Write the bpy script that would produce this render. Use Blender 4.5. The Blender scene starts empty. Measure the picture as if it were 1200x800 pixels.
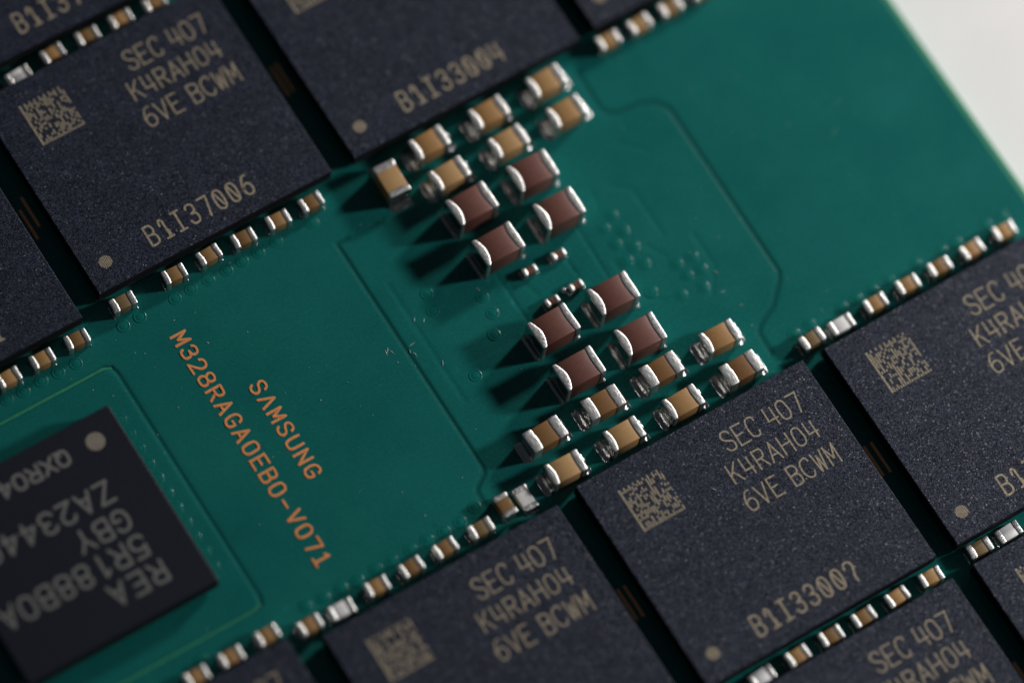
import bpy, math, random
import numpy as np
from mathutils import Matrix, Vector
random.seed(7)
SC = bpy.context.scene
COL = SC.collection
# ------------------------------------------------------------------ camera (1 unit = 1 mm)
SC.unit_settings.system = 'METRIC'
SC.unit_settings.scale_length = 0.001
cam = bpy.data.cameras.new('camera')
cam.lens = 180.86
cam.sensor_width = 36.0
cam.clip_start = 1.0
cam.clip_end = 2000.0
cam.dof.use_dof = True
cam.dof.focus_distance = 189.1
cam.dof.aperture_fstop = 0.0165
cam.dof.aperture_blades = 9
co = bpy.data.objects.new('camera', cam)
COL.objects.link(co)
Rw = Matrix(((0.842558, -0.530574, 0.092667), (0.461342, 0.799719, 0.384204), (-0.277956, -0.280963, 0.918586)))
M = Rw.transposed().to_4x4()
M.translation = Vector((-51.512, -47.122, 174.801))
co.matrix_world = M
SC.camera = co
# ------------------------------------------------------------------ world, lamps, exposure
w = bpy.data.worlds.new('World')
SC.world = w
w.use_nodes = True
bg = w.node_tree.nodes['Background']
bg.inputs['Color'].default_value = (0.7, 0.82, 1.0, 1)
bg.inputs['Strength'].default_value = 0.042


def lamp(name, az, el, dist, size, power, color, target=(3, 5, 0)):
    l = bpy.data.lights.new(name, 'AREA')
    l.shape = 'DISK'
    l.size = size
    l.energy = power
    l.color = color
    o = bpy.data.objects.new(name, l)
    COL.objects.link(o)
    a, e = math.radians(az), math.radians(el)
    d = Vector((math.cos(a) * math.cos(e), math.sin(a) * math.cos(e), math.sin(e)))
    o.location = Vector(target) + d * dist
    o.rotation_euler = d.to_track_quat('Z', 'Y').to_euler()
    return o


lamp('key_lamp', 19, 23, 150, 17, 190000, (1.0, 0.97, 0.94))
lamp('second_lamp', -18.5, 25, 150, 16, 205000, (0.98, 0.985, 1.0))
SC.view_settings.view_transform = 'Standard'
SC.view_settings.look = 'None'
SC.view_settings.exposure = 0
SC.view_settings.gamma = 1
SC.cycles.use_denoising = True
SC.cycles.max_bounces = 8


# ------------------------------------------------------------------ materials
def mat(name, color, rough=0.5, metal=0.0, spec=0.5):
    m = bpy.data.materials.new(name)
    m.use_nodes = True
    nt = m.node_tree
    b = nt.nodes['Principled BSDF']
    b.inputs['Base Color'].default_value = (*color, 1)
    b.inputs['Roughness'].default_value = rough
    b.inputs['Metallic'].default_value = metal
    b.inputs['Specular IOR Level'].default_value = spec
    return m, nt, b


def N(nt, t, **k):
    n = nt.nodes.new(t)
    for a, v in k.items():
        setattr(n, a, v)
    return n


def coord(nt, scale=(1, 1, 1)):
    tc = N(nt, 'ShaderNodeTexCoord')
    mp = N(nt, 'ShaderNodeMapping')
    mp.inputs['Scale'].default_value = scale
    nt.links.new(tc.outputs['Object'], mp.inputs['Vector'])
    return mp.outputs['Vector']


def noise(nt, vec, scale, detail=3, rough=0.55):
    n = N(nt, 'ShaderNodeTexNoise')
    n.inputs['Scale'].default_value = scale
    n.inputs['Detail'].default_value = detail
    n.inputs['Roughness'].default_value = rough
    nt.links.new(vec, n.inputs['Vector'])
    return n


def ramp(nt, fac, stops):
    r = N(nt, 'ShaderNodeValToRGB')
    e = r.color_ramp.elements
    while len(e) < len(stops):
        e.new(0.5)
    for i, (p, c) in enumerate(stops):
        e[i].position = p
        e[i].color = (*c, 1) if len(c) == 3 else c
    nt.links.new(fac, r.inputs['Fac'])
    return r.outputs['Color']


def bump(nt, b, height, strength, dist=0.01, normal=None):
    n = N(nt, 'ShaderNodeBump')
    n.inputs['Strength'].default_value = strength
    n.inputs['Distance'].default_value = dist
    nt.links.new(height, n.inputs['Height'])
    if normal:
        nt.links.new(normal, n.inputs['Normal'])
    nt.links.new(n.outputs['Normal'], b.inputs['Normal'])
    return n.outputs['Normal']


def g3(v):
    return (v, v, v)


# solder mask
M_MASK, nt, b = mat('green_solder_mask', (0.004, 0.12, 0.10), 0.26, 0, 0.3)
v = coord(nt)
n1 = noise(nt, v, 0.22, 6, 0.65)
n2 = noise(nt, v, 9.0, 4)
c1 = ramp(nt, n1.outputs['Fac'], [(0.3, (0.0035, 0.094, 0.085)), (0.7, (0.0075, 0.121, 0.105))])
mx = N(nt, 'ShaderNodeMixRGB', blend_type='MULTIPLY')
mx.inputs['Fac'].default_value = 1
nt.links.new(c1, mx.inputs['Color1'])
nt.links.new(ramp(nt, n2.outputs['Fac'], [(0.3, g3(0.86)), (0.7, g3(1.0))]), mx.inputs['Color2'])
at = N(nt, 'ShaderNodeAttribute', attribute_name='bare_laminate')
mb = N(nt, 'ShaderNodeMixRGB')
mb.inputs['Color2'].default_value = (0.003, 0.066, 0.058, 1)
nt.links.new(at.outputs['Fac'], mb.inputs['Fac'])
nt.links.new(mx.outputs['Color'], mb.inputs['Color1'])
nt.links.new(mb.outputs['Color'], b.inputs['Base Color'])
n3 = noise(nt, v, 2.2, 3)
nb = bump(nt, b, n3.outputs['Fac'], 0.25, 0.01)
n4 = noise(nt, v, 22, 2)
bump(nt, b, n4.outputs['Fac'], 0.25, 0.003, nb)
nt.links.new(ramp(nt, n2.outputs['Fac'], [(0.3, g3(0.2)), (0.75, g3(0.32))]), b.inputs['Roughness'])

# board laminate seen at the cut rim
M_CORE, nt, b = mat('green_laminate', (0.012, 0.22, 0.11), 0.55)
v = coord(nt)
nn = noise(nt, v, 5, 4)
nt.links.new(ramp(nt, nn.outputs['Fac'], [(0.3, (0.008, 0.13, 0.06)), (0.7, (0.006, 0.19, 0.095))]), b.inputs['Base Color'])

# moulding compound with glittering filler grains
M_MOULD, nt, b = mat('black_mould_compound', (0.012, 0.013, 0.018), 0.6, 0, 0.18)
v = coord(nt)
geo = N(nt, 'ShaderNodeNewGeometry')


def grain(scale, amount):
    vo = N(nt, 'ShaderNodeTexVoronoi')
    vo.inputs['Scale'].default_value = scale
    nt.links.new(v, vo.inputs['Vector'])
    sub = N(nt, 'ShaderNodeVectorMath', operation='SUBTRACT')
    nt.links.new(vo.outputs['Color'], sub.inputs[0])
    sub.inputs[1].default_value = (0.5, 0.5, 0.5)
    sc = N(nt, 'ShaderNodeVectorMath', operation='SCALE')
    sc.inputs['Scale'].default_value = amount
    nt.links.new(sub.outputs[0], sc.inputs[0])
    return vo, sc.outputs[0]


def tilt(vec):
    ad = N(nt, 'ShaderNodeVectorMath', operation='ADD')
    nt.links.new(vec, ad.inputs[0])
    nt.links.new(geo.outputs['Normal'], ad.inputs[1])
    nm = N(nt, 'ShaderNodeVectorMath', operation='NORMALIZE')
    nt.links.new(ad.outputs[0], nm.inputs[0])
    return nm.outputs[0]


vo1, ga = grain(26.0, 0.85)
vo2, gb = grain(40.0, 0.7)
nt.links.new(tilt(gb), b.inputs['Normal'])
b.inputs['Coat Weight'].default_value = 0.062
b.inputs['Coat Roughness'].default_value = 0.24
nt.links.new(tilt(ga), b.inputs['Coat Normal'])
big = noise(nt, v, 1.1, 4)
fine = noise(nt, v, 16, 3)
mxx = N(nt, 'ShaderNodeMixRGB', blend_type='MULTIPLY')
mxx.inputs['Fac'].default_value = 1
nt.links.new(ramp(nt, fine.outputs['Fac'], [(0.3, (0.0065, 0.009, 0.0205)), (0.7, (0.0135, 0.018, 0.037))]), mxx.inputs['Color1'])
nt.links.new(ramp(nt, big.outputs['Fac'], [(0.3, g3(0.72)), (0.7, g3(1.08))]), mxx.inputs['Color2'])
nt.links.new(mxx.outputs['Color'], b.inputs['Base Color'])

M_SAWN, nt, b = mat('sawn_mould_side', (0.006, 0.0065, 0.009), 0.7, 0, 0.12)
v = coord(nt)
n = noise(nt, v, 6, 3)
nt.links.new(ramp(nt, n.outputs['Fac'], [(0.3, (0.004, 0.0045, 0.006)), (0.7, (0.008, 0.0085, 0.011))]), b.inputs['Base Color'])

# the smoother package of the register chip
M_MOULD2, nt, b = mat('matt_black_mould', (0.010, 0.010, 0.014), 0.55, 0, 0.22)
v = coord(nt)
f2 = noise(nt, v, 14, 4)
nt.links.new(ramp(nt, f2.outputs['Fac'], [(0.25, (0.0025, 0.0038, 0.0085)), (0.75, (0.0075, 0.0092, 0.0185))]), b.inputs['Base Color'])
bump(nt, b, f2.outputs['Fac'], 0.5, 0.02)

M_SUB, nt, b = mat('package_substrate', (0.012, 0.02, 0.016), 0.5)


def etched(name, ca, cb, scale):
    m, nt, b = mat(name, ca, 0.75, 0, 0.3)
    v = coord(nt)
    n = noise(nt, v, scale, 4, 0.7)
    nt.links.new(ramp(nt, n.outputs['Fac'], [(0.32, ca), (0.68, cb)]), b.inputs['Base Color'])
    bump(nt, b, n.outputs['Fac'], 0.6, 0.02)
    return m


M_ETCH = etched('laser_etched_marking', (0.11, 0.09, 0.06), (0.38, 0.315, 0.22), 12)
M_ETCHD = etched('dull_etched_dot', (0.10, 0.09, 0.07), (0.25, 0.22, 0.17), 9)
M_ETCH2 = etched('grey_etched_marking', (0.10, 0.098, 0.092), (0.16, 0.155, 0.145), 9)

# copper legend and bars
M_COPPER, nt, b = mat('copper_legend', (0.62, 0.20, 0.05), 0.5, 0.15, 0.5)
v = coord(nt)
n = noise(nt, v, 7, 4, 0.65)
nt.links.new(ramp(nt, n.outputs['Fac'], [(0.3, (0.62, 0.19, 0.045)), (0.6, (0.72, 0.26, 0.075)), (0.75, (0.75, 0.36, 0.17))]), b.inputs['Base Color'])
bump(nt, b, n.outputs['Fac'], 0.5, 0.02)

M_PALE = etched('copper_edge', (0.38, 0.19, 0.085), (0.55, 0.30, 0.16), 9)
M_BAR, nt, b = mat('bare_copper', (0.95, 0.42, 0.17), 0.5, 0.0, 0.6)
v = coord(nt)
n = noise(nt, v, 5, 4)
nt.links.new(ramp(nt, n.outputs['Fac'], [(0.3, (0.85, 0.34, 0.12)), (0.7, (0.97, 0.48, 0.22))]), b.inputs['Base Color'])

# solder plated terminations
M_SOLDER, nt, b = mat('tin_plating', (0.76, 0.75, 0.72), 0.36, 1.0)
v = coord(nt)
n = noise(nt, v, 7, 5, 0.6)
n2 = noise(nt, v, 26, 3, 0.6)
nt.links.new(ramp(nt, n.outputs['Fac'], [(0.3, (0.50, 0.485, 0.455)), (0.65, (0.80, 0.79, 0.77))]), b.inputs['Base Color'])
nt.links.new(ramp(nt, n2.outputs['Fac'], [(0.3, g3(0.27)), (0.7, g3(0.48))]), b.inputs['Roughness'])
nb = bump(nt, b, n.outputs['Fac'], 0.4, 0.05)
bump(nt, b, n2.outputs['Fac'], 0.45, 0.015, nb)

M_END, nt, b = mat('smooth_plated_end', (0.62, 0.61, 0.59), 0.1, 1.0)
v = coord(nt)
n = noise(nt, v, 8, 3)
bump(nt, b, n.outputs['Fac'], 0.15, 0.03)

M_FILLET, nt, b = mat('reflowed_solder', (0.40, 0.40, 0.39), 0.24, 1.0)
v = coord(nt)
n = noise(nt, v, 7, 4, 0.6)
bump(nt, b, n.outputs['Fac'], 0.45, 0.05)


def ceramic(name, ca, cb, rough=0.36):
    m, nt, b = mat(name, ca, rough, 0, 0.45)
    oi = N(nt, 'ShaderNodeObjectInfo')
    v = coord(nt, (1.2, 9, 9))
    n = noise(nt, v, 2.5, 4, 0.6)
    m1 = N(nt, 'ShaderNodeMixRGB')
    m1.inputs['Color1'].default_value = (*ca, 1)
    m1.inputs['Color2'].default_value = (*cb, 1)
    nt.links.new(oi.outputs['Random'], m1.inputs['Fac'])
    m2 = N(nt, 'ShaderNodeMixRGB', blend_type='MULTIPLY')
    m2.inputs['Fac'].default_value = 1
    nt.links.new(m1.outputs['Color'], m2.inputs['Color1'])
    nt.links.new(ramp(nt, n.outputs['Fac'], [(0.3, g3(0.78)), (0.7, g3(1.0))]), m2.inputs['Color2'])
    nt.links.new(m2.outputs['Color'], b.inputs['Base Color'])
    v2 = coord(nt)
    n3 = noise(nt, v2, 18, 3)
    bump(nt, b, n3.outputs['Fac'], 0.35, 0.012)
    return m


M_TAN = ceramic('tan_ceramic', (0.31, 0.168, 0.062), (0.40, 0.24, 0.105))
M_DTAN = ceramic('dark_tan_ceramic', (0.16, 0.075, 0.025), (0.19, 0.095, 0.034))
M_BROWN = ceramic('red_brown_ceramic', (0.118, 0.046, 0.034), (0.142, 0.058, 0.044))
M_STAN = ceramic('small_tan_ceramic', (0.17, 0.093, 0.034), (0.36, 0.205, 0.08))
M_OLIVE = ceramic('olive_ceramic', (0.15, 0.10, 0.045), (0.18, 0.12, 0.055))
M_TINY = ceramic('tiny_brown_ceramic', (0.13, 0.045, 0.025), (0.16, 0.055, 0.03))
M_WHITE = ceramic('white_ceramic', (0.66, 0.64, 0.62), (0.74, 0.72, 0.71))
M_PAPER, nt, b = mat('white_tabletop', (0.80, 0.79, 0.775), 0.6, 0, 0.3)
v = coord(nt)
n = noise(nt, v, 0.6, 4)
nt.links.new(ramp(nt, n.outputs['Fac'], [(0.3, (0.645, 0.625, 0.61)), (0.7, (0.665, 0.645, 0.63))]), b.inputs['Base Color'])
M_DUST, nt, b = mat('pale_dust', (0.36, 0.42, 0.40), 0.6)


# ------------------------------------------------------------------ mesh helpers
def mesh(name, V, F, m, smooth=False):
    me = bpy.data.meshes.new(name)
    me.from_pydata([tuple(map(float, p)) for p in V], [], F)
    me.materials.append(m)
    if smooth:
        me.polygons.foreach_set('use_smooth', [True] * len(me.polygons))
    me.update()
    return me


def put(name, me, parent=None, loc=(0, 0, 0), rz=0.0, label=None):
    o = bpy.data.objects.new(name, me)
    COL.objects.link(o)
    o.parent = parent
    o.location = loc
    o.rotation_euler = (0, 0, rz)
    if label:
        o['label'] = label
    return o


def rrect(W, H, r, k=4):
    """rounded rectangle (y,z) centred on the origin, counter-clockwise"""
    P = []
    for cx, cy, a0 in ((W / 2 - r, H / 2 - r, 0), (-W / 2 + r, H / 2 - r, 90), (-W / 2 + r, -H / 2 + r, 180), (W / 2 - r, -H / 2 + r, 270)):
        for i in range(k + 1):
            a = math.radians(a0 + 90 * i / k)
            P.append((cx + r * math.cos(a), cy + r * math.sin(a)))
        # extra points along the straight side for curved edges
        nx = {0: 90, 90: 180, 180: 270, 270: 0}[a0]
    return P


def densify(P, n):
    out = []
    for i in range(len(P)):
        a, b2 = P[i], P[(i + 1) % len(P)]
        d = math.hypot(b2[0] - a[0], b2[1] - a[1])
        k = n if d > 0.12 else 1
        for j in range(k):
            t = j / k
            out.append((a[0] + (b2[0] - a[0]) * t, a[1] + (b2[1] - a[1]) * t))
    return out


def loft(rings, cap0=True, cap1=True):
    V, F = [], []
    n = len(rings[0])
    for r in rings:
        V += r
    for s in range(len(rings) - 1):
        for i in range(n):
            j = (i + 1) % n
            F.append((s * n + i, s * n + j, (s + 1) * n + j, (s + 1) * n + i))
    if cap0:
        F.append(tuple(range(n))[::-1])
    if cap1:
        F.append(tuple((len(rings) - 1) * n + i for i in range(n)))
    return V, F


def body_mesh(name, L, W, H, r, m, z0=0.03):
    prof = densify(rrect(W, H - z0, r, 3), 1)
    zc = (H + z0) / 2
    rings = []
    for x, ins in ((-L / 2, r * 0.7), (-L / 2 + r, 0), (L / 2 - r, 0), (L / 2, r * 0.7)):
        s = [(x, y * (1 - 2 * ins / W), zc + z * (1 - 2 * ins / (H - z0))) for y, z in prof]
        rings.append(s)
    V, F = loft(rings)
    me = mesh(name, V, F, m)
    me.polygons.foreach_set('use_smooth', [len(p.vertices) == 4 for p in me.polygons])
    me.set_sharp_from_angle(angle=math.radians(50))
    return me


def term_mesh(name, L, W, H, band, bulge, r, seed, t=0.022, z0=0.0):
    """plated end at +x: a rounded cup over the body's end with a curved inner lip"""
    rnd = random.Random(seed)
    W2, H2 = W + 2 * t, H - z0 + t
    zc = (H + t + z0) / 2
    prof = densify(rrect(W2, H2, r, 4), 7)
    ph = [rnd.uniform(0, 6.28) for _ in range(6)]

    def wob(a, x):
        return 0.0045 * (math.sin(3 * a + ph[0] + 9 * x) + 0.7 * math.sin(5 * a + ph[1] - 14 * x) + 0.5 * math.sin(9 * a + ph[2] + 21 * x))
    rings = []
    xe = L / 2 + t * 1.2
    stations = [(0, t * 1.25), (0.012, t * 0.35), (0.05, 0)]
    for x_in, ins in stations:
        R = []
        for y, z in prof:
            a = math.atan2(z, y)
            k = max(0.0, 1 - (2 * y / W2) ** 2) if abs(z) > H2 / 2 - r * 0.6 else 0.0
            x = L / 2 - band - bulge * k + x_in + wob(a, 0) * 1.2
            R.append((x, y * (1 - 2 * ins / W2), zc + z * (1 - 2 * ins / H2)))
        rings.append(R)
    rr = min(r, band * 0.6)
    for q in (0, 25, 50, 72, 90):
        a9 = math.radians(q)
        ins = rr * (1 - math.cos(a9))
        x = xe - rr + rr * math.sin(a9)
        R = []
        for y, z in prof:
            a = math.atan2(z, y)
            R.append((x + wob(a, x), y * (1 - 2 * ins / W2) + wob(a, x) * 0.5, zc + z * (1 - 2 * ins / H2) + wob(a + 1, x) * 0.5))
        rings.append(R)
    V, F = loft(rings, cap0=False, cap1=True)
    me = mesh(name, V, F, M_SOLDER, True)
    me.materials.append(M_END)
    for p in me.polygons:
        if p.normal.x > 0.72:
            p.material_index = 1
    return me


def fillet_mesh(name, L, W, H, ext, seed, t=0.022):
    rnd = random.Random(seed)
    nu, nv = 15, 11
    V, F = [], []
    h = H * 0.28
    for i in range(nu):
        u = i / (nu - 1)
        for j in range(nv):
            vv = -1 + 2 * j / (nv - 1)
            prof = h * (1 - u) ** 4 * (1 - 0.5 * abs(vv) ** 3) + (0.016 + 0.022 * math.exp(-((u - 0.84) / 0.13) ** 2) * (1 + 0.7 * math.sin(5 * vv + seed * 2))) * (1 - abs(vv) ** 8) * (1 - u ** 8)
            prof += (0.004 + 0.014 * u * u) * rnd.uniform(-1, 1) * (1 if 0 < i < nu - 1 and 0 < j < nv - 1 else 0)
            if i == nu - 1 or j in (0, nv - 1):
                prof = -0.01
            wy = (W / 2 + 0.05) * vv * (1 - 0.08 * u ** 3)
            V.append((L / 2 + t * 0.5 + ext * u, wy, prof))
    for i in range(nu - 1):
        for j in range(nv - 1):
            a = i * nv + j
            F.append((a, a + nv, a + nv + 1, a + 1))
    return mesh(name, V, F, M_FILLET, True)


# ------------------------------------------------------------------ stroke lettering
def cr(P, closed=False, k=6):
    n = len(P)
    out = []
    rng = range(n) if closed else range(n - 1)
    for i in rng:
        if closed:
            p0, p1, p2, p3 = P[(i - 1) % n], P[i], P[(i + 1) % n], P[(i + 2) % n]
        else:
            p1, p2 = P[i], P[i + 1]
            p0 = P[i - 1] if i else p1
            p3 = P[i + 2] if i + 2 < n else p2
        for j in range(k):
            t = j / k
            out.append(tuple(0.5 * ((2 * p1[d]) + (-p0[d] + p2[d]) * t + (2 * p0[d] - 5 * p1[d] + 4 * p2[d] - p3[d]) * t * t + (-p0[d] + 3 * p1[d] - 3 * p2[d] + p3[d]) * t ** 3) for d in (0, 1)))
    if not closed:
        out.append(P[-1])
    return out


OV = [(.5, 1), (.86, .9), (.97, .66), (.97, .34), (.86, .1), (.5, 0), (.14, .1), (.03, .34), (.03, .66), (.14, .9)]
# each glyph: list of (kind, points); kind l = straight polyline, s = smooth, c = smooth closed
G = {
    'S': [('s', [(.95, .80), (.78, .96), (.5, 1), (.2, .95), (.05, .77), (.2, .59), (.5, .51), (.82, .42), (.96, .23), (.8, .05), (.5, 0), (.2, .04), (.03, .2)])],
    'E': [('l', [(1, 1), (.05, 1), (.05, 0), (1, 0)]), ('l', [(.05, .52), (.8, .52)])],
    'C': [('s', [(.97, .78), (.82, .96), (.5, 1), (.15, .88), (.02, .6), (.02, .4), (.15, .12), (.5, 0), (.82, .04), (.97, .22)])],
    '4': [('l', [(.06, 1), (.06, .34), (1, .34)]), ('l', [(.80, .92), (.80, 0)])],
    '0': [('c', OV)],
    '7': [('l', [(0, 1), (.98, 1)]), ('l', [(.98, 1), (.52, 0)])],
    'K': [('l', [(.02, 1), (.02, 0)]), ('l', [(.98, 1), (.04, .40)]), ('l', [(.36, .6), (1, 0)])],
    'R': [('l', [(.04, 0), (.04, 1)]), ('s', [(.04, 1), (.5, 1), (.85, .95), (.97, .76), (.85, .57), (.5, .5), (.04, .5)]), ('l', [(.5, .5), (1, 0)])],
    'A': [('l', [(0, 0), (.5, 1)]), ('l', [(.5, 1), (1, 0)]), ('l', [(.18, .33), (.82, .33)])],
    'L': [('l', [(0, 0), (.5, 1)]), ('l', [(.5, 1), (1, 0)])],          # A drawn without its bar
    'H': [('l', [(.03, 0), (.03, 1)]), ('l', [(.97, 0), (.97, 1)]), ('l', [(.03, .52), (.97, .52)])],
    '6': [('s', [(.85, 1), (.5, .97), (.2, .75), (.04, .45), (.06, .18), (.28, .02), (.5, 0), (.8, .06), (.97, .28), (.82, .52), (.5, .58), (.2, .5), (.06, .36)])],
    'V': [('l', [(0, 1), (.5, 0)]), ('l', [(.5, 0), (1, 1)])],
    'B': [('l', [(.04, 0), (.04, 1)]), ('s', [(.04, 1), (.5, 1), (.82, .95), (.92, .77), (.82, .58), (.5, .53), (.04, .53)]), ('s', [(.5, .53), (.86, .47), (.98, .26), (.86, .05), (.5, 0), (.04, 0)])],
    'W': [('l', [(0, 1), (.25, 0)]), ('l', [(.25, 0), (.5, .8)]), ('l', [(.5, .8), (.75, 0)]), ('l', [(.75, 0), (1, 1)])],
    'M': [('l', [(.02, 0), (.02, 1)]), ('l', [(.02, 1), (.5, .3)]), ('l', [(.5, .3), (.98, 1)]), ('l', [(.98, 1), (.98, 0)])],
    '1': [('s', [(.1, .72), (.2, .95), (.42, .98), (.55, .85)]), ('l', [(.55, .9), (.55, 0)]), ('l', [(.2, 0), (.9, 0)]), ('l', [(.68, .35), (.68, .04)])],
    'I': [('l', [(.1, 1), (.9, 1)]), ('l', [(.5, 1), (.5, 0)]), ('l', [(.1, 0), (.9, 0)])],
    '3': [('s', [(.05, .82), (.2, .96), (.5, 1), (.82, .93), (.92, .75), (.8, .58), (.42, .53)]), ('s', [(.42, .53), (.85, .46), (.97, .25), (.84, .06), (.5, 0), (.18, .04), (.03, .2)])],
    'Z': [('l', [(0, 1), (1, 1)]), ('l', [(1, 1), (0, 0)]), ('l', [(0, 0), (1, 0)])],
    '2': [('s', [(.04, .76), (.18, .95), (.5, 1), (.84, .93), (.95, .73), (.8, .5), (.03, 0)]), ('l', [(.03, 0), (1, 0)])],
    '8': [('c', [(.5, 1), (.84, .93), (.92, .76), (.8, .58), (.5, .52), (.2, .58), (.08, .76), (.16, .93)]), ('c', [(.5, .52), (.86, .45), (.98, .26), (.86, .06), (.5, 0), (.14, .06), (.02, .26), (.14, .45)])],
    'G': [('s', [(.95, .8), (.8, .96), (.5, 1), (.15, .88), (.02, .6), (.02, .4), (.15, .12), (.5, 0), (.82, .05), (.97, .22), (.97, .44)]), ('l', [(.97, .44), (.55, .44)])],
    'U': [('s', [(.03, 1), (.03, .5), (.05, .22), (.22, .03), (.5, 0), (.78, .03), (.95, .22), (.97, .5), (.97, 1)])],
    'N': [('l', [(.03, 0), (.03, 1)]), ('l', [(.03, 1), (.97, 0)]), ('l', [(.97, 0), (.97, 1)])],
    'X': [('l', [(0, 0), (1, 1)]), ('l', [(0, 1), (1, 0)])],
    'Q': [('c', OV), ('l', [(.6, .25), (1, -.04)])],
    'O': [('c', OV)],
    'Y': [('l', [(0, 1), (.5, .48)]), ('l', [(1, 1), (.5, .48)]), ('l', [(.5, .48), (.5, 0)])],
    '5': [('l', [(.92, 1), (.14, 1)]), ('l', [(.14, 1), (.06, .53)]), ('s', [(.06, .53), (.3, .64), (.55, .65), (.88, .54), (.98, .33), (.86, .08), (.5, 0), (.18, .04), (.02, .18)])],
    '-': [('l', [(.12, .42), (.88, .42)])],
    'i': [('l', [(.15, .8), (.5, 1)]), ('l', [(.5, 1), (.5, 0)])],       # plain one
    'j': [('l', [(.2, .82), (.5, 1)]), ('l', [(.5, 1), (.5, 0)]), ('l', [(.1, 0), (.9, 0)])],  # one with a foot
    'z': [('c', OV), ('l', [(.26, .84), (.74, .16)])],                    # zero with a stroke through it
    's': [('s', [(.02, .72), (.12, .94), (.45, 1), (.82, .93), (.93, .72), (.74, .46), (.62, .25), (.62, 0)])],  # hooked seven
    'a': [('l', [(0, 0), (.5, 1)]), ('l', [(.5, 1), (1, 0)]), ('l', [(.2, .3), (.8, .3)])],
    'f': [('l', [(.72, 0), (.72, 1)]), ('l', [(.72, 1), (0, .3)]), ('l', [(0, .3), (1, .3)])],  # closed four
}


def ribbon(P, wd, z, V, F, closed=False, cap=5):
    n = len(P)
    base = len(V)
    nrm = []
    for i in range(n):
        if closed:
            a, c = P[(i - 1) % n], P[(i + 1) % n]
        else:
            a, c = P[max(i - 1, 0)], P[min(i + 1, n - 1)]
        p = P[i]
        d1 = (p[0] - a[0], p[1] - a[1])
        d2 = (c[0] - p[0], c[1] - p[1])
        l1 = math.hypot(*d1) or 1e-9
        l2 = math.hypot(*d2) or 1e-9
        if l1 < 1e-8:
            d1, l1 = d2, l2
        if l2 < 1e-8:
            d2, l2 = d1, l1
        n1 = (-d1[1] / l1, d1[0] / l1)
        n2 = (-d2[1] / l2, d2[0] / l2)
        m = (n1[0] + n2[0], n1[1] + n2[1])
        lm = m[0] * m[0] + m[1] * m[1]
        k = 2 / lm if lm > 0.9 else 2 / 0.9
        nrm.append((m[0] * k, m[1] * k))
    for i in range(n):
        x, y = P[i]
        V.append((x + nrm[i][0] * wd / 2, y + nrm[i][1] * wd / 2, z))
        V.append((x - nrm[i][0] * wd / 2, y - nrm[i][1] * wd / 2, z))
    for i in range(n if closed else n - 1):
        a, c = base + 2 * i, base + 2 * ((i + 1) % n)
        F.append((a, a + 1, c + 1, c))
    if not closed and cap:
        for end in (0, n - 1):
            p = P[end]
            q = P[1] if end == 0 else P[n - 2]
            ang = math.atan2(p[1] - q[1], p[0] - q[0])
            ids = []
            for j in range(cap + 1):
                a = ang - math.pi / 2 + math.pi * j / cap
                ids.append(len(V))
                V.append((p[0] + wd / 2 * math.cos(a), p[1] + wd / 2 * math.sin(a), z))
            F.append(tuple(ids))


def text_mesh(name, lines, wd, m, z=0.0, jit=0.0, seed=1, core=None):
    """lines: (string, x, baseline y, pitch, glyph width, height)"""
    rnd = random.Random(seed)
    V, F, MI = [], [], []
    lift = 0
    for s, x, y, pitch, gw, gh in lines:
        for chx in s:
            if chx == ' ':
                x += pitch * 0.6
                continue
            for kind, P in G[chx]:
                Q = [(x + px * gw + rnd.uniform(-jit, jit), y + py * gh + rnd.uniform(-jit, jit)) for px, py in P]
                if kind == 's':
                    Q = cr(Q)
                elif kind == 'c':
                    Q = cr(Q, True)
                ribbon(Q, wd, z + 0.0009 * (lift % 6), V, F, kind == 'c')
                if core:
                    MI += [0] * (len(F) - len(MI))
                    ribbon(Q, wd * 0.62, z + 0.009 + 0.0009 * (lift % 6), V, F, kind == 'c')
                    MI += [1] * (len(F) - len(MI))
                lift += 1
            x += pitch
    me = mesh(name, V, F, m)
    if core:
        me.materials.append(core)
        me.polygons.foreach_set('material_index', MI)
    return me


def disc_mesh(name, r, z, m, n=28):
    V = [(r * math.cos(6.28318 * i / n), r * math.sin(6.28318 * i / n), z) for i in range(n)]
    return mesh(name, V, [tuple(range(n))], m)


# ------------------------------------------------------------------ setting: tabletop
TZ = -1.30
tb = put('tabletop', mesh('tabletop', [(-400, -400, TZ), (400, -400, TZ), (400, 400, TZ), (-400, 400, TZ)], [(0, 1, 2, 3)], M_PAPER))
tb['kind'] = 'structure'
tb['label'] = 'plain white tabletop out of focus beyond the edge of the green board'

# ------------------------------------------------------------------ the module and its board
ROOT = bpy.data.objects.new('memory_module', None)
COL.objects.link(ROOT)
ROOT.location = (0, 0, TZ)
ROOT['label'] = 'green memory module with black chips and tiny capacitors lying on a white tabletop'
ROOT['category'] = 'memory module'
UP = -TZ                                                   # board surface above the module's base


def part(name, me, loc=(0, 0, 0), rz=0.0, label=None, parent=None):
    if parent is None:
        return put(name, me, ROOT, (loc[0], loc[1], loc[2] + UP), rz, label)
    return put(name, me, parent, loc, rz, label)


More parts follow.
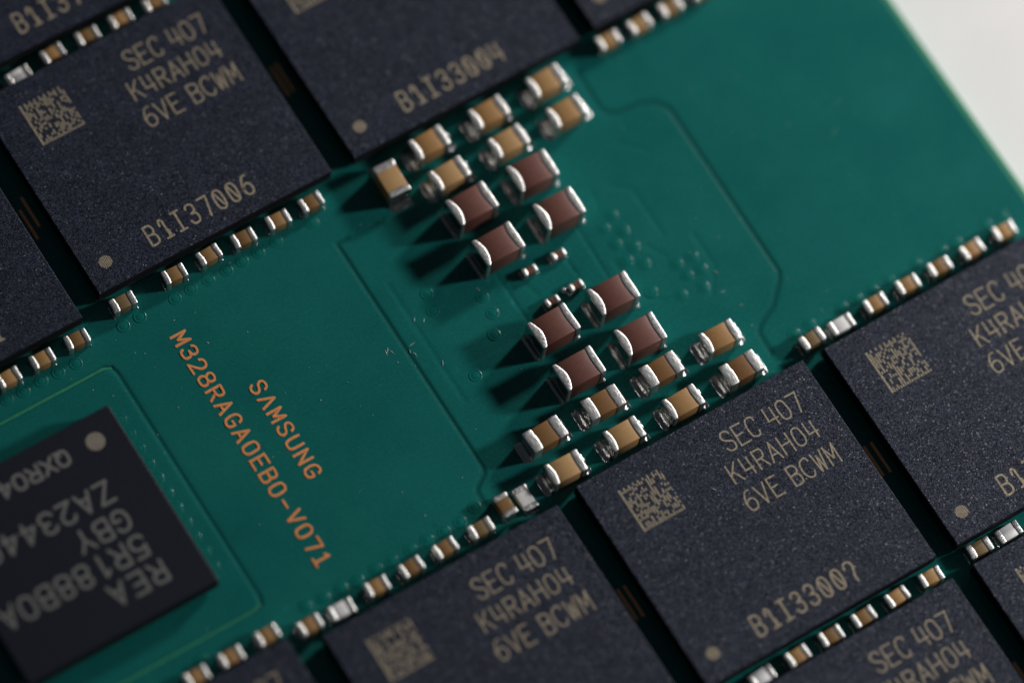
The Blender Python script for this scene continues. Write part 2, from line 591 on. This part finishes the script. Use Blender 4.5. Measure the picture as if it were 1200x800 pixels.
GROOVES = [
    [(-1.72, 12.93), (-2.2, 12.93), (-2.2, 2.62), (-2.3, 2.42), (-2.80, 2.08), (-2.9, 1.9), (-2.88, 1.2)],
    [(9.42, 14.4), (9.36, 12.8), (9.5, 12.45), (9.85, 12.25), (10.7, 12.2), (11.3, 11.95), (11.6, 11.5), (11.64, 11.2), (11.58, 3.72), (11.38, 3.4), (10.6, 2.65), (9.75, 2.25), (9.56, 2.0), (9.54, 1.1)],
    [(-34, 12.96), (-12.2, 12.95), (-11.95, 12.83), (-11.87, 12.55), (-11.87, 2.5), (-11.97, 2.22), (-12.3, 2.14), (-34, 2.18)],
    [(5.95, 8.95), (5.88, 6.7)], [(4.9, 8.1), (4.93, 7.4)], [(2.3, 8.9), (2.32, 6.5)], [(3.0, 8.2), (3.2, 7.4)], [(2.32, 7.65), (4.9, 7.65)],
    [(9.1, 11.2), (9.9, 10.5)], [(6.2, 9.85), (7.25, 10.05), (7.1, 9.4)], [(7.9, 9.9), (8.6, 9.3), (8.6, 7.2)], [(6.4, 7.2), (6.4, 5.6), (7.2, 4.9)], [(9.6, 6.6), (9.6, 5.2), (8.9, 4.2)], [(7.8, 7.1), (8.2, 6.4)], [(-1.4, 10.6), (-1.4, 5.2)], [(0.4, 9.2), (1.9, 9.2)], [(-0.9, 6.4), (1.6, 6.4)], [(-11.2, 1.62), (-5, 1.62)],
]


def axis(lo, a, c, hi, fine, coarse):
    return np.concatenate([np.arange(lo, a, coarse), np.arange(a, c, fine), np.arange(c, hi, coarse), [hi]])


FINE = np.array([-.14, -.11, -.085, -.06, -.04, -.02, 0, .02, .04, .06, .085, .11, .14])
X = axis(-42, -21.8, 21.2, 21.33, 0.08, 1.0)
Y = axis(-36, -14.5, 28.0, 40, 0.08, 1.0)
X = np.unique(np.round(np.concatenate([X] + [c + FINE for c in (-2.2, -11.87, 11.6, 5.9, 2.31, 4.92)]), 4))
Y = np.unique(np.round(np.concatenate([Y] + [c + FINE for c in (12.955, 2.17, 1.62, 7.65)]), 4))
GX, GY = np.meshgrid(X, Y, indexing='xy')
H = np.zeros_like(GX)
BARE = np.zeros_like(GX)                                   # copper-free channels, where the lacquer sits on darker laminate
for gi, g in enumerate(GROOVES):
    D = np.zeros(GX.shape)
    for (ax, ay), (bx, by) in zip(g[:-1], g[1:]):
        dx, dy = bx - ax, by - ay
        t = np.clip(((GX - ax) * dx + (GY - ay) * dy) / (dx * dx + dy * dy), 0, 1)
        dist = np.hypot(GX - ax - t * dx, GY - ay - t * dy)
        k = abs(dx) / math.hypot(dx, dy)                  # 1 for a line along x, 0 for one along y
        amp, wd = (0.024 + (0.03 if gi == 2 else 0.004) * k, 0.092 - (0.02 if gi == 2 else 0.0) * k) if gi < 3 else (0.014, 0.095)
        D = np.maximum(D, amp * np.exp(-(dist / wd) ** 2))
        if gi < 3:
            BARE = np.maximum(BARE, (0.4 if gi == 2 else 1.0) * np.exp(-(dist / 0.11) ** 4))
    H -= D
# gentle waviness of the lacquer
H += 0.004 * np.sin(GX * 0.9 + 1.3 * np.sin(GY * 0.35)) * np.sin(GY * 0.7 + 0.8 * np.sin(GX * 0.5))
ny, nx = GX.shape
idx = np.arange(nx * ny).reshape(ny, nx)
quads = np.stack([idx[:-1, :-1], idx[:-1, 1:], idx[1:, 1:], idx[1:, :-1]], -1).reshape(-1, 4)
me = bpy.data.meshes.new('circuit_board')
me.vertices.add(nx * ny)
me.vertices.foreach_set('co', np.stack([GX, GY, H], -1).astype(np.float32).ravel())
me.loops.add(quads.size)
me.loops.foreach_set('vertex_index', quads.astype(np.int32).ravel())
me.polygons.add(len(quads))
me.polygons.foreach_set('loop_start', np.arange(0, quads.size, 4, dtype=np.int32))
me.polygons.foreach_set('use_smooth', np.ones(len(quads), dtype=bool))
me.attributes.new('bare_laminate', 'FLOAT', 'POINT').data.foreach_set('value', BARE.astype(np.float32).ravel())
me.materials.append(M_MASK)
me.update()
me.validate()
BOARD = part('circuit_board', me, label='teal green circuit board with fine grooves and copper lettering')
# laminate core with a small chamfer, its rim showing beyond the mask
x0, x1, y0, y1 = -42.0, 21.62, -36.0, 40.0
V = [(x0, y0, TZ), (x1, y0, TZ), (x1, y1, TZ), (x0, y1, TZ), (x0, y0, -0.09), (x1, y0, -0.09), (x1, y1, -0.09), (x0, y1, -0.09),
     (x0 + .06, y0 + .06, -0.035), (x1 - .06, y0 + .06, -0.035), (x1 - .06, y1 - .06, -0.035), (x0 + .06, y1 - .06, -0.035)]
F = [(3, 2, 1, 0), (0, 1, 5, 4), (1, 2, 6, 5), (2, 3, 7, 6), (3, 0, 4, 7), (4, 5, 9, 8), (5, 6, 10, 9), (6, 7, 11, 10), (7, 4, 8, 11), (8, 9, 10, 11)]
part('board_core', mesh('board_core', V, F, M_CORE), parent=BOARD)

# copper lettering printed on the board: reads down the board, tops towards +x
t1 = text_mesh('part_number', [('M328RAGA0EB0-V07j', 0, 0, 0.624, 0.40, 0.60)], 0.112, M_PALE, 0, 0.006, 4, M_COPPER)
part('lettering', t1, (-9.47, 12.76, 0.008), -math.pi / 2, parent=BOARD)
t2 = text_mesh('maker_name', [('SLMSUNG', 0, 0, 0.632, 0.40, 0.58)], 0.112, M_PALE, 0, 0.006, 5, M_COPPER)
part('lettering', t2, (-7.98, 9.67, 0.008), -math.pi / 2, parent=BOARD)

# tented vias
prof = [(0.0, 0.020), (0.085, 0.019), (0.145, 0.013), (0.18, 0.001), (0.208, 0.012), (0.23, 0.015), (0.262, -0.006)]
n = 18
V, F = [(0, 0, prof[0][1])], []
for r, z in prof[1:]:
    V += [(r * math.cos(6.28318 * i / n), r * math.sin(6.28318 * i / n), z) for i in range(n)]
for i in range(n):
    F.append((0, 1 + i, 1 + (i + 1) % n))
for s in range(len(prof) - 2):
    for i in range(n):
        j = (i + 1) % n
        F.append((1 + s * n + i, 1 + (s + 1) * n + i, 1 + (s + 1) * n + j, 1 + s * n + j))
M_VIA, vnt, vb = mat('green_mask_over_via', (0.003, 0.098, 0.083), 0.25, 0, 0.28)
VIA = mesh('via', V, F, M_VIA, True)
vias = [(-0.35, 9.56), (-0.52, 8.86), (1.37, 8.41), (1.35, 7.67), (0.95, 6.91), (-0.52, 5.87),
        (6.84, 7.74), (7.37, 7.32), (6.83, 6.95), (7.35, 6.52), (8.41, 5.91), (9.06, 5.86), (8.48, 5.31), (9.08, 5.29), (6.79, 8.49), (7.34, 8.82), (7.39, 8.07), (8.76, 4.63), (7.85, 4.76), (6.96, 5.43),
        (-10.73, 14.03), (-10.02, 14.06), (-8.53, 14.03), (-7.83, 14.06), (-7.08, 14.06), (-5.61, 14.09), (-4.91, 14.09), (-4.1, 14.12), (-2.55, 14.12), (-6.3, 14.06),
        (-15.88, 13.66), (-15.2, 13.63), (-14.43, 13.66), (-13.73, 13.64), (-12.99, 13.62), (-16.6, 13.65), (-17.3, 13.65),
        (-8.48, 1.23), (-7.68, 1.28), (-7.0, 1.27), (-6.2, 1.28), (-5.48, 1.29), (-4.77, 1.26), (-4.07, 1.28), (-9.15, 1.28), (-9.89, 1.29), (-10.63, 1.34), (-3.3, 1.5), (0.1, -0.35), (0.35, -0.95),
        (10.67, 1.33), (11.4, 1.36), (12.83, 1.33), (13.51, 1.34), (14.23, 1.33), (14.97, 1.35), (16.24, 1.4), (17.4, 1.36), (18.06, 1.36), (19.46, 1.4), (20.2, 1.4)]
vias += [(-12.72, 10.9 - 0.66 * k) for k in range(11)] + [(-14.9, 1.5)]
for p in vias:
    part('via', VIA, (p[0], p[1], 0.0), random.uniform(0, 6), parent=BOARD)

# bare copper bars in the gaps between chips
V = [(-.06, -.68, 0), (.06, -.68, 0), (.06, .68, 0), (-.06, .68, 0), (-.045, -.665, .02), (.045, -.665, .02), (.045, .665, .02), (-.045, .665, .02)]
F = [(4, 5, 6, 7), (0, 1, 5, 4), (1, 2, 6, 5), (2, 3, 7, 6), (3, 0, 4, 7)]
BAR = mesh('copper_bar', V, F, M_BAR)
for x, y in ((-11.38, 19.7), (-11.69, 19.28), (10.77, -4.4), (10.45, -4.4), (-0.2, -4.5), (-0.49, -4.5), (10.54, -14.2), (-0.33, 19.75), (-0.58, 19.7)):
    part('copper_bar', BAR, (x, y, 0.002), parent=BOARD)


# ------------------------------------------------------------------ chips
def chip_mesh(name, w_, h_, z0, z1, m, c=0.035):
    R = lambda i, z: [(-w_ / 2 + i, -h_ / 2 + i, z), (w_ / 2 - i, -h_ / 2 + i, z), (w_ / 2 - i, h_ / 2 - i, z), (-w_ / 2 + i, h_ / 2 - i, z)]
    V, F = loft([R(0.02, z0), R(0.0, z0 + 0.03), R(0.0, z1 - c), R(c * 0.35, z1 - c * 0.3), R(c, z1)])
    me = mesh(name, V, F, m)
    me.materials.append(M_SAWN)
    for p in me.polygons:
        if abs(p.normal.z) < 0.2:
            p.material_index = 1
    return me


def box(name, w_, h_, z0, z1, m):
    R = lambda z: [(-w_ / 2, -h_ / 2, z), (w_ / 2, -h_ / 2, z), (w_ / 2, h_ / 2, z), (-w_ / 2, h_ / 2, z)]
    V, F = loft([R(z0), R(z1)])
    return mesh(name, V, F, m)


def balls(name, w_, h_, pitch):
    V, F = [], []
    P = []
    k = int(w_ / 2 / pitch)
    for i in range(-k, k + 1):
        P += [(i * pitch, h_ / 2 - 0.45), (i * pitch, -h_ / 2 + 0.45)]
    k2 = int((h_ - 1.2) / 2 / pitch)
    for i in range(-k2, k2 + 1):
        P += [(w_ / 2 - 0.45, i * pitch), (-w_ / 2 + 0.45, i * pitch)]
    for px, py in P:
        o = len(V)
        for z, r in ((0.0, 0.12), (0.08, 0.18), (0.15, 0.12)):
            V += [(px + r * math.cos(a * math.pi / 4), py + r * math.sin(a * math.pi / 4), z) for a in range(8)]
        for s in (0, 8):
            for i in range(8):
                j = (i + 1) % 8
                F.append((o + s + i, o + s + j, o + s + 8 + j, o + s + 8 + i))
    return mesh(name, V, F, M_SOLDER, True)


CW, CH, CT = 10.0, 8.95, 0.83
CHIP = chip_mesh('memory_chip', CW, CH, 0.24, CT, M_MOULD)
CSUB = box('substrate', CW - 0.03, CH - 0.03, 0.13, 0.242, M_SUB)
CBALL = balls('solder_balls', CW, CH, 0.8)
V, F = [], []
for i in range(-3, 4):
    x = i * 0.071
    hh = math.sqrt(0.25 ** 2 - x * x)
    o = len(V)
    V += [(x - .027, -hh, 0), (x + .027, -hh, 0), (x + .027, hh, 0), (x - .027, hh, 0)]
    F.append((o, o + 1, o + 2, o + 3))
DOT = mesh('corner_dot', V, F, M_ETCH)
TXT = text_mesh('marking', [('SEC 407', 5.64, -1.72, 0.53, 0.40, 0.80), ('K4RAH04', 5.16, -2.88, 0.565, 0.40, 0.76), ('6VE BCWM', 5.07, -4.08, 0.545, 0.40, 0.79)], 0.068, M_ETCH, 0, 0.012)
# an unreadable square patch of etched dashes, different on every chip
S = 1.83


def patch(seed):
    rnd = random.Random(seed)
    V, F = [], []

    def dash(x, y, w_, h_, z=0.0):
        i = len(V)
        V.extend([(x, y, z), (x + w_, y, z), (x + w_, y + h_, z), (x, y + h_, z)])
        F.append((i, i + 1, i + 2, i + 3))
    NC = 18
    cs = S / NC
    dash(0, -S, cs * 0.8, S)
    for i in range(1, NC):
        run = 0
        for j in range(NC):
            on = rnd.random() < 0.53
            if j == 0:
                on = i % 2 == 0
            if j == NC - 1:
                on = True
            if on:
                jx = rnd.uniform(-.006, .006)
                dash(i * cs + jx + cs * 0.06, -(j + 1) * cs - 0.004, cs * 0.62, cs * 0.98, 0.0)
    return mesh('dash_patch', V, F, M_ETCH)


def chip(tlx, tly, lot, label, full=True):
    o = part('memory_chip', CHIP, (tlx + CW / 2 + 0.09, tly - CH / 2 + 0.09, 0), label=label)
    put('substrate', CSUB, o)
    put('solder_balls', CBALL, o)
    a = (-CW / 2, CH / 2)
    put('marking', TXT, o, (a[0], a[1], CT + 0.003))
    lm = text_mesh('lot_marking', [(lot, 2.69, -8.27, 0.583, 0.36, 0.80)], 0.085, M_ETCH, 0, 0.006)
    put('lot_marking', lm, o, (a[0], a[1], CT + 0.003))
    put('corner_dot', DOT, o, (a[0] + 0.86, a[1] - 7.94, CT + 0.004))
    q = put('dash_patch', patch(lot), o, (a[0] + 1.24, a[1] - 0.93, CT + 0.003))
    q['kind'] = 'stuff'
    return o


chip(0, 0, 'B1I33zzs', 'black memory chip below the double row of tan capacitors, lot code ending in 007')
chip(-11.14, 24.13, 'B1I37zz6', 'black memory chip whose lot code ends in 7006, above the part number lettering')
chip(-0.14, 24.15, 'B1I33zz4', 'blurred black memory chip above the upper tan capacitors, lot code ending in 004')
chip(10.92, -0.04, 'B1I33zz2', 'black memory chip nearest the right end of the board below a row of seven small parts')
chip(-10.96, -0.25, 'B1I33zz5', 'black memory chip cut by the lower frame below the upright white resistor')
chip(-22.13, 23.66, 'B1I37zz1', 'black memory chip corner cut by the left frame above three small capacitors')
chip(0.04, -9.93, 'B1I33zz8', 'black memory chip cut by the lower frame, below the narrow green strip')
chip(10.97, -9.9, 'B1I33zz1', 'black memory chip cut by the lower right corner of the photograph')
chip(-10.98, 34.05, 'B1I37zz3', 'blurred black memory chip in the upper left corner of the photograph')
chip(10.61, 24.25, 'B1I33zz6', 'blurred black memory chip at the top edge above the plain green area')
chip(-22.12, 0.36, 'B1I37zz2', 'black memory chip corner at the lower frame under the register chip')

# register chip, marked upside down
RW, RT = 7.83, 0.95
RX, RY = -20.83, 11.33
rc = part('register_chip', chip_mesh('register_chip', RW, RW, 0.3, RT, M_MOULD2), (RX + RW / 2, RY - RW / 2, 0), label='matt black square register chip with grey lettering upside down')
put('substrate', box('substrate', RW - 0.03, RW - 0.03, 0.18, 0.302, M_SUB), rc)
put('solder_balls', balls('solder_balls', RW, RW, 0.65), rc)
cx, cy = RX + RW / 2, RY - RW / 2
L = []


def rline(s, x, ymid, pitch, gw, gh):                 # first letter's middle and the row's middle on the board
    L.append((s, -(x - cx) - gw / 2, -(ymid - cy) - gh / 2, pitch, gw, gh))


rline('REA', -14.72, 4.84, 0.82, 0.54, 0.80)
rline('5Ri88BOA', -14.83, 6.03, 0.765, 0.54, 0.84)
rline('GBY', -14.87, 7.2, 0.76, 0.54, 0.80)
rline('ZA23ff0', -14.87, 8.43, 0.775, 0.54, 0.80)
rline('QXROf', -15.48, 10.32, 0.595, 0.43, 0.58)
for ln in L:
    put('marking', text_mesh('marking', [ln], 0.12, M_ETCH2), rc, (0, 0, RT + 0.003), math.pi)
put('corner_dot', disc_mesh('corner_dot', 0.355, 0, M_ETCHD), rc, (-14.12 - cx, 10.31 - cy, RT + 0.004))

# ------------------------------------------------------------------ capacitors and resistors
KIND = {
    # name: L, W, H, corner r, band, bulge, fillet ext
    'tan': (1.36, 0.86, 0.80, 0.035, 0.17, 0.08, 0.33),
    'wide': (1.46, 0.86, 0.78, 0.035, 0.36, 0.03, 0.33),
    'brown': (1.64, 1.15, 1.12, 0.05, 0.15, 0.17, 0.16),
    'small': (0.86, 0.54, 0.52, 0.03, 0.18, 0.02, 0.05),
    'wide_small': (0.92, 0.54, 0.50, 0.03, 0.22, 0.02, 0.05),
    'tiny': (0.55, 0.29, 0.28, 0.02, 0.15, 0.02, 0.08),
    'white': (0.94, 0.54, 0.36, 0.025, 0.2, 0.0, 0.10),
}
TERM, FIL, BODY = {}, {}, {}
for k, (L_, W_, H_, r_, band, bulge, ext) in KIND.items():
    rr = {'brown': 0.06, 'tan': 0.048, 'wide': 0.048, 'tiny': 0.06}.get(k, 0.05)
    TERM[k] = [term_mesh('termination', L_, W_, H_, band * (1.45 if s < 2 and k in ('brown', 'tan') else 1.0), bulge * (0.3, 0.45, 0.9, 1)[s], rr, s) for s in range(4)]
    FIL[k] = [fillet_mesh('solder_fillet', L_, W_, H_, ext, s) for s in range(3)]


def comp(name, kind, m, x, y, vertical=False, label=None):
    key = (kind, m.name)
    if key not in BODY:
        L_, W_, H_, r_ = KIND[kind][:4]
        BODY[key] = body_mesh(name, L_ - 0.02, W_, H_, r_, m)
    tl = 1.6 if kind in ('brown', 'tan', 'wide') else 3.0
    rz = (math.pi / 2 if vertical else 0) + math.radians(random.uniform(-tl, tl))
    x += random.uniform(-0.02, 0.02)
    y += random.uniform(-0.02, 0.02)
    o = part(name, BODY[key], (x, y, 0), rz, label)
    for end in (0, math.pi):
        put('termination', TERM[kind][random.choice((0, 1) if end == 0 else (2, 3))], o, (0, 0, 0), end)
        put('solder_fillet', random.choice(FIL[kind]), o, (0, 0, 0), end)
    return o


ORD = ['first', 'second', 'third', 'fourth', 'fifth', 'sixth', 'seventh', 'eighth']


def row(pts, where):
    for i, p in enumerate(pts):
        f = p[2] if len(p) > 2 else ''
        vert = 'v' in f
        if 'w' in f:
            lab = 'white chip resistor %s in %s' % ('standing upright' if vert else ORD[i] + ' part from the left', where)
            comp('resistor', 'white', M_WHITE, p[0], p[1], vert, lab)
        else:
            m = M_OLIVE if 'o' in f else M_STAN
            lab = 'small tan capacitor, %s part from the left in %s' % (ORD[i], where)
            comp('capacitor', 'wide_small' if 'o' in f else 'small', m, p[0], p[1], vert, lab)


row([(-9.07, 24.6, 'w'), (-7.52, 24.7), (-6.02, 24.7), (-4.58, 24.7), (-3.13, 24.65)], 'the blurred row at the upper left')
row([(-10.37, 14.73, 'o'), (-8.17, 14.72), (-6.68, 14.74), (-5.22, 14.72), (-3.73, 14.71), (-2.27, 14.71)], 'the row under the chip with lot code ending 7006')
row([(-15.5, 14.22), (-14.05, 14.22), (-12.6, 14.27)], 'the row above the register chip')
row([(-15.49, 0.91), (-14.03, 0.91), (-12.52, 0.95)], 'the row below the register chip')
row([(-10.97, 0.54), (-9.66, 0.50, 'w'), (-8.12, 0.56), (-6.65, 0.55), (-5.2, 0.56), (-3.7, 0.55, 'o'), (-2.42, 0.86, 'v'), (-1.58, 0.79, 'wv')], 'the row below the maker lettering')
row([(11.0, 0.69, 'o'), (12.3, 0.68, 'w'), (13.85, 0.71), (15.33, 0.72), (16.78, 0.73), (18.26, 0.73), (19.72, 0.74)], 'the row above the rightmost chip')
row([(10.98, 14.82), (12.4, 14.83), (13.8, 14.84), (15.25, 14.83)], 'the blurred row at the top edge')
row([(2.16, -9.4, 'w'), (3.68, -9.4), (5.16, -9.38), (6.58, -9.38), (8.06, -9.37), (9.57, -9.34), (11.77, -9.32, 'o'), (13.13, -9.34, 'w')], 'the row on the narrow green strip')
comp('capacitor', 'tan', M_TAN, 0.72, 13.93, True, 'tan capacitor standing across its neighbours below the blurred upper chip')
for i, p in enumerate([(2.74, 14.46), (5.35, 14.44), (7.93, 14.46)]):
    comp('capacitor', 'tan', M_TAN, *p, False, 'tan capacitor, %s from the left in the row touching the upper chip shadow' % ORD[i])
for i, p in enumerate([(2.74, 13.04), (5.36, 13.04), (7.92, 13.02)]):
    comp('capacitor', 'tan', M_TAN, *p, False, 'tan capacitor, %s from the left in the row just above the red brown blocks' % ORD[i])
for i, p in enumerate([(2.7, 11.45), (5.38, 11.45), (2.7, 9.58), (5.42, 9.68)]):
    comp('capacitor', 'brown', M_BROWN, *p, False, 'red brown block capacitor, %s of the upper four' % ['upper left', 'upper right', 'lower left', 'lower right'][i])
for i, p in enumerate([(2.7, 5.77), (5.36, 5.77), (2.64, 3.88), (5.34, 3.89)]):
    comp('capacitor', 'brown', M_BROWN, *p, False, 'red brown block capacitor, %s of the lower four' % ['upper left', 'upper right', 'lower left', 'lower right'][i])
for i, p in enumerate([(0.25, 2.4), (2.77, 2.4), (5.36, 2.4)]):
    comp('capacitor', 'wide', M_DTAN, *p, False, 'dark brown capacitor with wide silver ends, %s from the left below the red brown blocks' % ORD[i])
comp('capacitor', 'tan', M_TAN, 7.97, 2.43, False, 'tan capacitor at the right end of the row of dark brown ones')
for i, p in enumerate([(0.22, 0.91), (2.79, 0.93), (5.36, 0.93)]):
    comp('capacitor', 'tan', M_TAN, *p, False, 'tan capacitor, %s from the left in the row along the sharp chip' % ORD[i])
comp('capacitor', 'wide', M_DTAN, 7.94, 0.97, False, 'dark brown capacitor with wide silver ends at the right end of the row along the sharp chip')
for i, p in enumerate([(3.41, 8.36), (4.66, 8.38), (3.44, 6.91), (4.57, 6.98)]):
    comp('capacitor', 'tiny', M_TINY, *p, False, 'tiny brown capacitor, %s of the four between the red brown blocks' % ['upper left', 'upper right', 'lower left', 'lower right'][i])

# stray beads of solder left beside the tiny capacitors
V, F = [(0, 0, 0.16)], []
for z, r in ((0.14, 0.07), (0.08, 0.11), (0.0, 0.10)):
    V += [(r * math.cos(i * math.pi / 6), r * math.sin(i * math.pi / 6), z) for i in range(12)]
F = [(0, 1 + i, 1 + (i + 1) % 12) for i in range(12)]
for q in (0, 12):
    F += [(1 + q + i, 13 + q + i, 13 + q + (i + 1) % 12, 1 + q + (i + 1) % 12) for i in range(12)]
BEAD = mesh('solder_bead', V, F, M_SOLDER, True)
for x, y in ((4.13, 7.1),):
    part('solder_bead', BEAD, (x, y, 0))

# ------------------------------------------------------------------ dust lying on the board and chips
rnd = random.Random(11)
V, F = [], []


def fleck(x, y, z, L_, W_, a):
    ca, sa = math.cos(a), math.sin(a)
    o = len(V)
    h = W_ * 0.5
    for px, py, pz in ((-L_ / 2, 0, 0.004), (0, -W_ / 2, 0.0), (L_ / 2, 0, 0.004), (0, W_ / 2, 0.0), (rnd.uniform(-.2, .2) * L_, 0, h)):
        V.append((x + px * ca - py * sa, y + px * sa + py * ca, z + pz))
    F.extend([(o, o + 1, o + 4), (o + 1, o + 2, o + 4), (o + 2, o + 3, o + 4), (o + 3, o, o + 4)])


for k in range(230):
    x, y = rnd.uniform(-17, 20), rnd.uniform(0.2, 23)
    s = rnd.choice((0.02, 0.025, 0.03, 0.04))
    fleck(x, y, 0.006, s * rnd.uniform(1, 2.2), s, rnd.uniform(0, 6))
for x, y, l in ((-8.37, 11.9, .1), (-8.4, 11.95, .06), (-9.0, 13.3, .09), (-10.6, 12.7, .08), (-10.9, 12.9, .06), (-2.9, 8.3, .3), (-2.7, 8.2, .28), (-2.8, 8.35, .25), (-2.0, 7.7, .25), (-1.9, 8.1, .3), (-2.1, 7.9, .2), (-1.3, 8.9, .2), (-1.0, 8.7, .2), (-1.3, 6.9, .25), (1.4, 8.75, .25), (9.5, 4.9, .3), (9.3, 4.1, .3), (9.6, 3.3, .2)):
    fleck(x, y, 0.006, l, 0.03, rnd.uniform(0, 6))
for k in range(60):
    for tlx, tly in ((0, 0), (-11.14, 24.13), (10.92, -0.04), (-22.13, 23.66)):
        if k < 14:
            s = rnd.choice((0.02, 0.03, 0.04))
            fleck(tlx + rnd.uniform(.2, 9.8), tly - rnd.uniform(.2, 8.7), CT + 0.004, s * rnd.uniform(1, 2), s, rnd.uniform(0, 6))
fleck(4.43, -2.55, CT + .004, 0.28, 0.045, 2.05)
d = put('dust', mesh('dust', V, F, M_DUST))
d['kind'] = 'stuff'
d['label'] = 'pale dust specks and fibres scattered over the board and chips'
